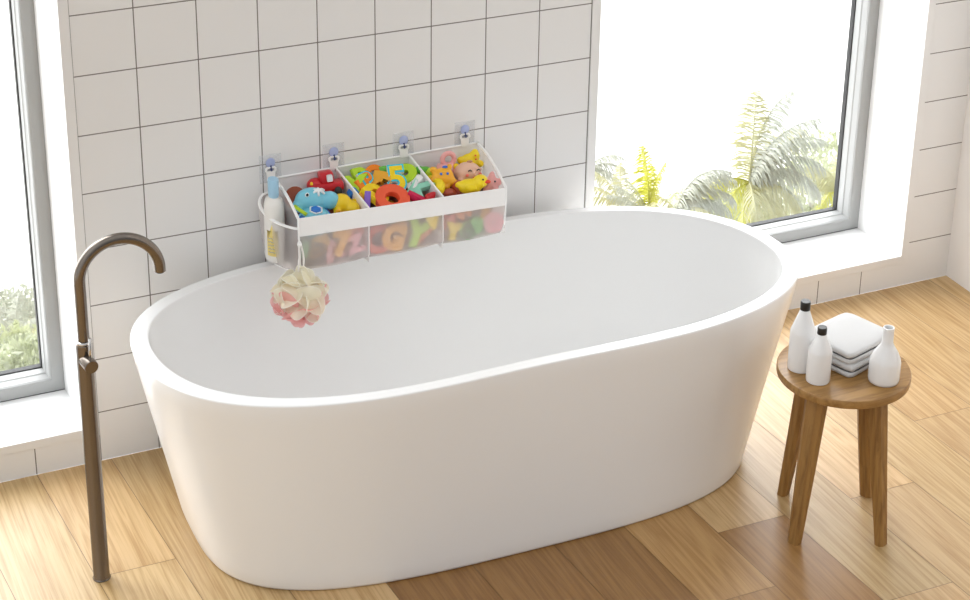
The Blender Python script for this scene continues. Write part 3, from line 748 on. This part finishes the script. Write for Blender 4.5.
c = thing('toy_bird', 'small yellow bird with one big white eye behind the peach head', 'bath toy', (1.010, -.066, .706))
bm = bmesh.new(); add_ball(bm, (0, 0, 0), (.015, .014, .017)); add_ball(bm, (-.004, -.002, .014), .010)
fuse('body', bm, M['yellow'], c, .0024)
e = link('eye', ball((.003, -.0125, .010), (.0062, .004, .0062)), M['toy_white'], c, True); link('pupil', ball((.0038, -.0158, .0095), (.0028, .002, .0028)), M['eye_blue'], e, True)
tag(link('toy_cup', lathe([(0, -.010), (.010, -.010), (.013, .010), (.0115, .010), (.009, -.008), (0, -.008)], 24), M['f_blue'], smooth=True, loc=(.998, -.092, .694)), 'small blue cup under the yellow bird', 'bath toy').rotation_euler = R(30, 0, 0)

c = thing('toy_bear', 'yellow bear-shaped toy at the back right corner', 'bath toy', (1.058, -.042, .719), None, R(-20, 0, -12)); c.scale = (1.12,) * 3
bm = bmesh.new(); add_ball(bm, (0, 0, 0), (.023, .013, .018))
for dx, dz, r in ((.014, .019, .009), (-.022, .002, .010), (.026, -.010, .009), (-.012, -.014, .010), (.012, .010, .014)): add_ball(bm, (dx, 0, dz), r)
fuse('body', bm, M['duck_yellow'], c, .0024)
bm = bmesh.new(); add_ball(bm, (.012, -.0138, .012), .0022, seg=8); add_ball(bm, (.013, -.0136, .003), .0022, seg=8)
link('spots', bm, M['beak'], c, True)

c = thing('toy_doll_head', 'peach baby head toy with a sleepy face in the right compartment', 'doll head', (1.030, -.088, .706), None, R(-24, 8, 10)); c.scale = (1.12,) * 3
bm = bmesh.new(); add_ball(bm, (0, 0, 0), (.036, .028, .027)); add_ball(bm, (-.028, -.010, -.018), .009); add_ball(bm, (.035, 0, .004), .008); add_ball(bm, (.002, -.026, -.004), .005)
fuse('head', bm, M['peach'], c, .0026)
link('hair_tuft', ball((.004, -.010, .0265), (.0075, .004, .003), R(30, 0, -20)), M['tan'], c, True)
for dx in (-.011, .014): link('eye', tube([(dx - .005, -.0285, .003), (dx, -.030, .006), (dx + .005, -.0285, .003)], .0014, 8), M['toy_black'], c, True)
for dx in (-.018, .020): link('cheek', ball((dx, -.0255, -.006), (.0048, .002, .0036)), M['blush'], c, True)
link('mouth', tube([(-.003, -.0275, -.012), (.001, -.0275, -.014), (.005, -.0272, -.012)], .0013, 8), M['beak'], c, True)

tag(link('toy_ball', ball((0, 0, 0), (.021, .020, .021), seg=28), M['brown_red'], smooth=True, loc=(.985, -.136, .690)), 'dark red-brown ball between the orange cat and the duck', 'ball')
bm = bmesh.new(); add_ball(bm, (0, 0, 0), (.018, .014, .013)); add_ball(bm, (-.012, -.004, .004), .010); add_ball(bm, (.014, -.004, -.004), .008)
tag(fuse('toy_crab', bm, M['brown_red'], None, .0025), 'dark red lumpy toy under the orange cat', 'bath toy').location = (.950, -.148, .686)

c = thing('rubber_duck', 'yellow rubber duck with red beak at the front of the right compartment', 'rubber duck', (1.018, -.155, .697), None, R(-8, 0, -16)); c.scale = (1.18,) * 3
bm = bmesh.new(); add_ball(bm, (-.008, 0, 0), (.030, .020, .018)); add_ball(bm, (.016, -.004, .012), (.018, .017, .016)); add_ball(bm, (-.034, 0, .006), (.010, .010, .006), R(0, -30, 0))
fuse('body', bm, M['duck_yellow'], c, .0024)
link('beak', ball((.030, -.012, .013), (.009, .008, .0045), R(0, 0, -30)), M['beak'], c, True)
for sx in (-1, 1): link('eye', ball((.020, -.004 + sx * .0145, .020), .0022, seg=10), M['toy_black'], c, True)
link('wing', ball((-.008, -.0185, .002), (.014, .0045, .009), R(0, 12, 0)), M['duck_yellow'], c, True)

c = thing('toy_starfish', 'pink star-shaped toy with two black eyes in the front right corner', 'bath toy', (1.076, -.146, .690), None, R(-35, 0, -30)); c.scale = (1.12,) * 3
bm = bmesh.new(); add_ball(bm, (0, 0, 0), (.019, .010, .019))
for k in range(5):
    a = PI / 2 + k * 2 * PI / 5; add_tube(bm, [(0, 0, 0), (.020 * math.cos(a), 0, .020 * math.sin(a)), (.031 * math.cos(a), 0, .031 * math.sin(a))], [.011, .009, .004], 10)
fuse('body', bm, M['pink'], c, .0024)
for dx in (-.008, .009): link('eye', ball((dx, -.0105, .004), .0024, seg=10), M['toy_black'], c, True)

# --- letters pressed against the front mesh
low = [
 ('I', .050, .529, .615, -8, 'f_sage', 'pale green foam letter in the lower left corner behind the mesh', .004, 'foam_letter'),
 ('9', .086, .572, .610, -30, 'f_amber', 'amber foam number nine behind the mesh under the patterned ball', .005, 'foam_number'),
 ('7', .086, .632, .613, -6, 'f_amber', 'amber foam number seven behind the mesh of the left compartment', .005, 'foam_number'),
 ('A', .066, .612, .592, 16, 'f_pink', 'pink foam letter at the bottom of the left compartment', .005, 'foam_letter'),
 ('Z', .060, .668, .606, 10, 'f_pink', 'pink foam letter beside the left divider', .003, 'foam_letter'),
 ('C', .095, .733, .597, 10, 'f_redorange', 'red foam letter C behind the mesh of the middle compartment', .004, 'foam_letter'),
 ('G', .085, .776, .604, -24, 'f_amber', 'amber foam letter G behind the mesh in the middle', .005, 'foam_letter'),
 ('T', .052, .806, .633, 20, 'f_amber', 'small amber foam letter T behind the mesh, above the green Y', .004, 'foam_letter'),
 ('Y', .090, .842, .601, -26, 'f_lime', 'pale green foam letter Y behind the mesh in the middle', .005, 'foam_letter'),
 ('I', .085, .866, .588, -58, 'f_redorange', 'red foam stick lying across the lower middle compartment', .005, 'foam_letter'),
 ('V', .048, .888, .630, 5, 'f_yellow', 'yellow foam letter next to the right divider', .005, 'foam_letter'),
 ('M', .045, .938, .612, -12, 'f_redorange', 'red foam letter M behind the mesh of the right compartment', .004, 'foam_letter'),
 ('Y', .054, .948, .588, -18, 'f_yellow', 'yellow foam letter Y at the bottom of the right compartment', .005, 'foam_letter'),
 ('W', .048, .985, .634, 20, 'f_orange', 'orange foam letter W behind the mesh, under the duck', .003, 'foam_letter'),
 ('8', .088, 1.003, .588, -66, 'f_green', 'green foam number eight lying behind the mesh', .005, 'foam_number'),
 ('1', .080, 1.046, .617, -22, 'f_amber', 'amber foam number one behind the mesh of the right compartment', .006, 'foam_number'),
 ('O', .060, 1.066, .592, 0, 'f_pink', 'pink foam ring in the lower right corner behind the mesh', .006, 'foam_letter'),
 ('H', .060, .668, .640, 30, 'f_redorange', 'red foam letter H high behind the mesh by the left divider', .003, 'foam_letter'),
]
for k, (ch, s, x, z, tilt, col, lab_, fat, nm) in enumerate(low):
    m = Matrix.Rotation(math.radians(-tilt), 4, 'Y') @ Matrix.Rotation(math.radians(80), 4, 'X')
    yy = -.181 + .014 * (k % 2)
    letter(ch, s, (x, yy, z), m.to_euler(), col, lab_, depth=.005, fat=fat, name=nm)
# added blocks carry the heap and darken the gaps between the toys
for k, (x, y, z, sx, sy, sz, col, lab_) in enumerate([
 (.56, -.09, .625, .038, .060, .040, 'f_dark', 'dark filler block added beneath the patterned ball'), (.64, -.085, .622, .034, .060, .045, 'f_brown', 'brown filler block added under the red car'),
 (.755, -.09, .622, .040, .058, .050, 'f_dark', 'dark filler block added under the yellow D'), (.845, -.09, .622, .040, .058, .055, 'f_brown', 'brown filler block added under the yellow five'),
 (.95, -.09, .622, .028, .058, .055, 'f_brown', 'brown filler block added under the orange cat'), (1.04, -.088, .622, .044, .056, .050, 'f_dark', 'dark filler block added under the peach head')]):
    tag(link('filler_block', box(-sx, sx, -sy, sy, -(z - ZB) + .002, sz - .005, bevel=.006), M[col], loc=(x, y, z)), lab_, 'foam block', 'filler blocks added at the bottom of the toy organiser')

# ------------------------------------------------------------------ bath pouf on a cord
pf = thing('bath_pouf', 'cream and pink netting bath pouf hanging from the toy organiser', 'bath pouf', (.494, -.232, .508))
def ruffle(bm, edge, d, R0, seed, wid=1.0):
    """a cupped frill: rosette of net gathered at the heart of the pouf"""
    rnd = random.Random(seed); d = d.normalized()
    x = d.orthogonal().normalized(); x = Matrix.Rotation(rnd.uniform(0, 6), 3, d) @ x; y = d.cross(x)
    p1, p2, a1, a2 = rnd.uniform(0, 6), rnd.uniform(0, 6), rnd.uniform(.16, .28), rnd.uniform(.04, .08)
    n, rr = 48, 8; rows = []
    for j in range(rr + 1):
        s = j / rr; row = []
        for i in range(n):
            a = 2 * PI * i / n
            fr = s ** 1.5 * (a1 * math.sin(3 * a + p1) + a2 * math.sin(6 * a + p2))
            rad = R0 * (.25 + .72 * s ** .55) * (1 + .75 * fr); th = .78 * s * wid * (1 + .55 * s * (a1 * 2.2 * math.sin(2 * a + p2) + a2 * math.sin(5 * a + p1)))
            row.append(bm.verts.new(d * (rad * math.cos(th)) + (x * math.cos(a) + y * math.sin(a)) * (rad * math.sin(th))))
        rows.append(row)
    for A, B in zip(rows, rows[1:]):
        for i in range(n): bm.faces.new((A[i], A[(i + 1) % n], B[(i + 1) % n], B[i]))
    if edge is not None:
        pts = [v.co.copy() for v in rows[-1]] + [rows[-1][0].co.copy()]
        add_tube(edge, pts, .0008, 5, caps=False)
cream, pink, hem = bmesh.new(), bmesh.new(), bmesh.new()
dirs = []
for k in range(20):
    z = 1 - 2 * (k + .5) / 20; a = k * 2.39996; q = math.sqrt(1 - z * z); dirs.append(Vector((q * math.cos(a), q * math.sin(a), z)))
for k, d in enumerate(dirs):
    low_ = d.z + .1 * d.y < -.22
    ruffle(pink if low_ else cream, hem if not low_ else None, d, .070, 100 + k, .85 + .3 * random.random())
link('cream_netting', cream, M['cream_net'], pf, True); link('pink_netting', pink, M['pink_net'], pf, True); link('hem', hem, M['edge_net'], pf, True)
tp = Vector((BX0 - .002, -DEPB - .006, .648)) - Vector(pf.location)
link('cord', tube(catmull([tp, tp + Vector((-.001, -.006, -.04)), Vector((.006, .02, .08)), Vector((.0, .0, .0))], 8), .0026, 8), M['cord'], pf, True)
link('cord', tube(catmull([tp + Vector((.004, 0, 0)), tp + Vector((.010, -.006, -.04)), Vector((.018, .02, .07)), Vector((.0, .0, .0))], 8), .0026, 8), M['cord'], pf, True)
link('toggle', ball(tp + Vector((.001, -.004, -.006)), (.006, .005, .008), seg=14), M['piping'], pf, True)

# ------------------------------------------------------------------ outside: palms on a white beach far below
GZ = -24.0
struct(link('ground', box(-160, 200, 3.0, 260, GZ - 1, GZ), M['sand']))
def frond_mesh(L_, droop, n=30, width=.34, seed=0, lift=.9):
    rnd = random.Random(seed); bm = bmesh.new(); P = []
    ang = lift; p = Vector((0, 0, 0))
    for i in range(n + 1):
        P.append(p.copy()); ang -= droop / n * (.5 + 1.2 * i / n); p = p + Vector((math.cos(ang), 0, math.sin(ang))) * (L_ / n)
    add_tube(bm, P, [.022 * (1 - .85 * i / n) * L_ / 2 for i in range(n + 1)], 5)
    for i in range(2, n):
        t = (P[i + 1] - P[i]).normalized(); s = i / n
        ll = L_ * width * (math.sin(PI * (s * .86 + .12)) ** .7)
        for sd in (-1, 1):
            out = (Vector((0, sd, 0)) * .8 + t * .65 + Vector((0, 0, -.25 - .75 * rnd.random()))).normalized()
            tip = P[i] + out * ll * rnd.uniform(.85, 1.1) + Vector((0, 0, -.22 * ll))
            mid = P[i] + out * ll * .5 + Vector((0, 0, .02 * ll)); w = t * (.017 * L_)
            a, b, c, d, e = (bm.verts.new(v) for v in (P[i] - w * .4, P[i] + w * .4, mid + w * .55, tip, mid - w * .55))
            bm.faces.new((a, b, c, e)); bm.faces.new((e, c, d))
    me = bpy.data.meshes.new('frond'); bm.to_mesh(me); bm.free(); return me
def palm(x, y, zc, L_, label, fr, seed, lean=(0, 0), mats=('frond_pale', 'frond_straw')):
    rnd = random.Random(seed)
    t = thing('palm_tree', label, 'palm tree', (x - lean[0], y - lean[1], GZ), 'palm trees outside the windows')
    hc = zc - GZ
    link('trunk', tube(catmull([(0, 0, 0), (lean[0] * .3, lean[1] * .3, hc * .5), (lean[0], lean[1], hc)], 6), [.15 * L_ / 2 * (1 - .4 * i / 12) for i in range(13)], 10), M['trunk'], t, True)
    for (az, lift, droop, ll, m) in fr:
        me = frond_mesh(L_ * ll, droop, 54, .29, rnd.randint(0, 9999), math.radians(lift)); me.materials.append(M[m])
        o = bpy.data.objects.new('frond', me); COL.objects.link(o); o.parent = t; o.location = (lean[0], lean[1], hc); o.rotation_euler = (rnd.uniform(-.15, .15), 0, math.radians(az))
A, B_, C_ = 'frond_pale', 'frond_yellow', 'frond_straw'
palm_list = []
CAM = Vector((-.97615, -4.53737, 2.92669))
def far(dx, dy, dz, dist): return CAM + Vector((dx, dy, dz)).normalized() * dist
PALMS = [
 # (direction from the viewpoint, distance, frond length, label, fronds: azimuth, lift, droop, relative length, leaf)
 ((.4987, .7622, -.4127), 46, 2.15, 'tall palm in the middle of the right window with long arching fronds',
  [(60, 86, .5, 1.0, C_), (0, 84, .9, 1.12, A), (-24, 76, 1.1, 1.1, A), (-24, 68, 1.5, 1.05, A), (10, 66, 1.6, 1.05, C_), (-24, 58, 1.9, 1.0, A), (-40, 44, 2.1, 1.0, A), (-10, 34, 2.2, 1.0, A), (-60, 24, 2.1, .9, C_), (156, 22, 2.0, .75, C_), (175, 34, 2.2, .7, B_), (-150, 14, 1.9, .75, B_), (-114, 18, 2.0, .8, C_), (-90, 6, 1.6, .8, C_), (-130, 0, 1.4, .75, B_), (-70, 4, 1.6, .85, C_), (-40, 14, 2.0, .9, A)]),
 ((.4646, .7743, -.4295), 44, 1.9, 'silvery palm at the left of the right window with drooping fronds',
  [(-24, 84, 1.7, .95, A), (-24, 68, 2.3, .95, A), (-40, 60, 2.4, .8, A), (-10, 76, 2.0, 1.0, A), (-60, 50, 2.3, .8, C_), (-24, 48, 2.3, .9, A), (-100, 50, 2.2, .6, C_), (20, 70, 1.9, .9, A), (-45, 36, 2.2, .8, C_), (156, 72, 1.6, .5, C_)]),
 ((.4524, .7812, -.4303), 42, 1.75, 'bright yellow young palm beside the silvery palm',
  [(156, 89, .25, .95, B_), (-24, 86, .45, .7, B_), (100, 84, .4, .85, B_), (156, 72, .5, .6, A), (150, 58, .6, .6, A), (160, 46, .7, .6, A), (60, 80, .7, .6, B_), (-110, 70, 1.2, .5, C_)]),
 ((.4296, .8043, -.4105), 50, 1.1, 'small pale palm at the left edge of the right window',
  [(-24, 52, 1.5, 1.0, A), (-24, 30, 1.5, 1.0, A), (-40, 10, 1.4, 1.0, A), (-20, -10, 1.0, 1.0, A), (60, 60, 1.4, .8, A), (156, 40, 1.6, .8, A), (-90, 20, 1.6, .8, A)]),
 ((.4418, .7894, -.4263), 47, 1.15, 'low straw-coloured palm left of the yellow palm',
  [(150, 66, .7, 1.0, C_), (156, 48, .8, 1.0, C_), (160, 30, .9, .9, C_), (60, 80, .8, .9, C_), (-24, 60, 1.2, .8, C_), (-110, 30, 1.3, .7, C_)]),
 ((.5348, .7367, -.4138), 52, 1.5, 'straw-coloured palm at the right edge of the right window',
  [(156, 60, 1.8, 1.0, C_), (156, 40, 1.9, 1.0, C_), (170, 75, 1.4, 1.0, C_), (-150, 30, 1.8, .9, B_), (60, 70, 1.2, .9, C_), (-60, 40, 1.7, .9, C_)]),
 ((.1488, .8654, -.4784), 47, 1.1, 'small palm among the shrubs outside the left window',
  [(60, 80, .9, 1.0, A), (156, 70, 1.0, 1.0, A), (-24, 70, 1.2, .9, A), (156, 45, 1.4, .9, A), (-24, 45, 1.5, .9, C_), (-110, 30, 1.5, .9, C_)]),
]
for k, (d, dist, L_, lab_, fr) in enumerate(PALMS):
    p = far(*d, dist); palm(p.x, p.y, p.z, L_, lab_, fr, 40 + k, (.3 * (-1) ** k, .2))
def shrub(x, y, z, rx, rz, label, seed, m='bush', n=1000, leaf=.12):
    rnd = random.Random(seed); bm = bmesh.new()
    t = thing('shrub', label, 'shrub', (x, y, z - rz), 'shrubs outside the windows')
    for _ in range(n):
        d = Vector((rnd.gauss(0, 1), rnd.gauss(0, 1), rnd.gauss(0, 1))).normalized(); s = rnd.uniform(.55, 1.05)
        c = Vector((d.x * rx * s, d.y * rx * s, rz + d.z * rz * s))
        q = Euler((rnd.uniform(0, 6), rnd.uniform(0, 6), rnd.uniform(0, 6))).to_matrix(); l = leaf * rnd.uniform(.7, 1.3)
        vs = [bm.verts.new(c + q @ Vector(v)) for v in ((-l, 0, 0), (0, -l * .45, .02), (l, 0, 0), (0, l * .45, .02))]
        bm.faces.new(vs)
    link('foliage', bm, M[m], t)
    h = z - rz - GZ
    link('stem', tube([(0, 0, -h), (.1, 0, -h * .5), (0, 0, rz * .8)], [.22, .16, .08], 8), M['trunk'], t, True)
SH = [((.5243, .7441, -.4140), 62, 1.15, 1.0, 'yellow-green shrub right of the tall palm', 'bush'), ((.5343, .7429, -.4032), 66, 1.3, 1.2, 'round shrub high at the right edge of the right window', 'bush'),
      ((.4932, .7582, -.4265), 54, 1.2, .6, 'low shrub under the tall palm', 'bush'), ((.4752, .7688, -.4279), 58, 1.1, .6, 'shrub between the silvery palm and the tall palm', 'bush'),
      ((.1449, .8605, -.4884), 44, 1.0, .8, 'yellow-green shrub low outside the left window', 'bush'), ((.1543, .8558, -.4937), 40, .8, .7, 'lowest shrub outside the left window by the frame', 'bush'), ((.1464, .8698, -.4712), 51, 1.2, .8, 'paler shrub higher up outside the left window', 'frond_pale'), ((.1584, .8670, -.4724), 57, 1.1, .8, 'silvery shrub at the right edge of the left window', 'frond_pale')]
for k, (d, dist, rx, rz, lab_, m) in enumerate(SH):
    p = far(*d, dist); shrub(p.x, p.y, p.z, rx, rz, lab_, 70 + k, m)

# ------------------------------------------------------------------ sky: bright hazy sea side, softer daylight from the room's open side
wd = bpy.data.worlds.new('World'); SC.world = wd; wd.use_nodes = True
nt = wd.node_tree; nt.nodes.clear()
def WN(k, **kw):
    n = nt.nodes.new(k)
    for a, v in kw.items(): setattr(n, a, v)
    return n
tc = WN('ShaderNodeTexCoord'); sp = WN('ShaderNodeSeparateXYZ'); mr = WN('ShaderNodeMapRange', interpolation_type='SMOOTHSTEP'); bg = WN('ShaderNodeBackground'); wo = WN('ShaderNodeOutputWorld')
nzw = WN('ShaderNodeTexNoise'); nzw.inputs['Scale'].default_value = 9; nzw.inputs['Detail'].default_value = 5
cw = WN('ShaderNodeValToRGB'); cw.color_ramp.elements[0].color = (.86, .93, 1, 1); cw.color_ramp.elements[1].color = (1, .99, .97, 1); cw.color_ramp.elements[0].position = .35; cw.color_ramp.elements[1].position = .6
SKY_ROOM, SKY_SEA = .315, 7.2
mr.inputs['From Min'].default_value = .22; mr.inputs['From Max'].default_value = .5; mr.inputs['To Min'].default_value = SKY_ROOM; mr.inputs['To Max'].default_value = SKY_SEA
nt.links.new(tc.outputs['Generated'], sp.inputs[0]); nt.links.new(sp.outputs['Y'], mr.inputs['Value']); nt.links.new(tc.outputs['Generated'], nzw.inputs['Vector'])
nt.links.new(nzw.outputs['Fac'], cw.inputs['Fac']); nt.links.new(cw.outputs['Color'], bg.inputs['Color']); mz = WN('ShaderNodeMapRange', interpolation_type='SMOOTHSTEP'); mz.inputs['From Min'].default_value = .15; mz.inputs['From Max'].default_value = .95; mz.inputs['To Min'].default_value = 0; mz.inputs['To Max'].default_value = .62
nt.links.new(sp.outputs['Z'], mz.inputs['Value']); ads = WN('ShaderNodeMath', operation='ADD'); nt.links.new(mr.outputs[0], ads.inputs[0]); nt.links.new(mz.outputs[0], ads.inputs[1])
mxl = WN('ShaderNodeMapRange', interpolation_type='SMOOTHSTEP'); mxl.inputs['From Min'].default_value = -.15; mxl.inputs['From Max'].default_value = -.9; mxl.inputs['To Min'].default_value = 0; mxl.inputs['To Max'].default_value = .72
nt.links.new(sp.outputs['X'], mxl.inputs['Value']); ad2 = WN('ShaderNodeMath', operation='ADD'); nt.links.new(ads.outputs[0], ad2.inputs[0]); nt.links.new(mxl.outputs[0], ad2.inputs[1])
nt.links.new(ad2.outputs[0], bg.inputs['Strength']); nt.links.new(bg.outputs[0], wo.inputs['Surface'])

# ------------------------------------------------------------------ camera
cd = bpy.data.cameras.new('Camera'); cam = bpy.data.objects.new('Camera', cd); COL.objects.link(cam); SC.camera = cam
fw = Vector((.38511924, .83248740, -.39830630)); rt = Vector((.91006513, -.41422258, .01418132)); up = Vector((.15318169, .36794618, .91714284))
cam.matrix_world = Matrix(((rt.x, up.x, -fw.x, CAM.x), (rt.y, up.y, -fw.y, CAM.y), (rt.z, up.z, -fw.z, CAM.z), (0, 0, 0, 1)))
cd.sensor_width = 36; cd.lens = 1976.5255614 * 36 / 970; cd.shift_x = (485 - 485.205) / 970; cd.shift_y = (138.812 - 300) / 970
cd.clip_start = .05; cd.clip_end = 600
SC.view_settings.view_transform = 'Standard'; SC.view_settings.look = 'None'; SC.view_settings.exposure = 0; SC.view_settings.gamma = 1; SC.view_settings.use_curve_mapping = False
SC.cycles.use_denoising = True
SC.cycles.max_bounces = 10; SC.cycles.transparent_max_bounces = 24; SC.cycles.sample_clamp_indirect = 6
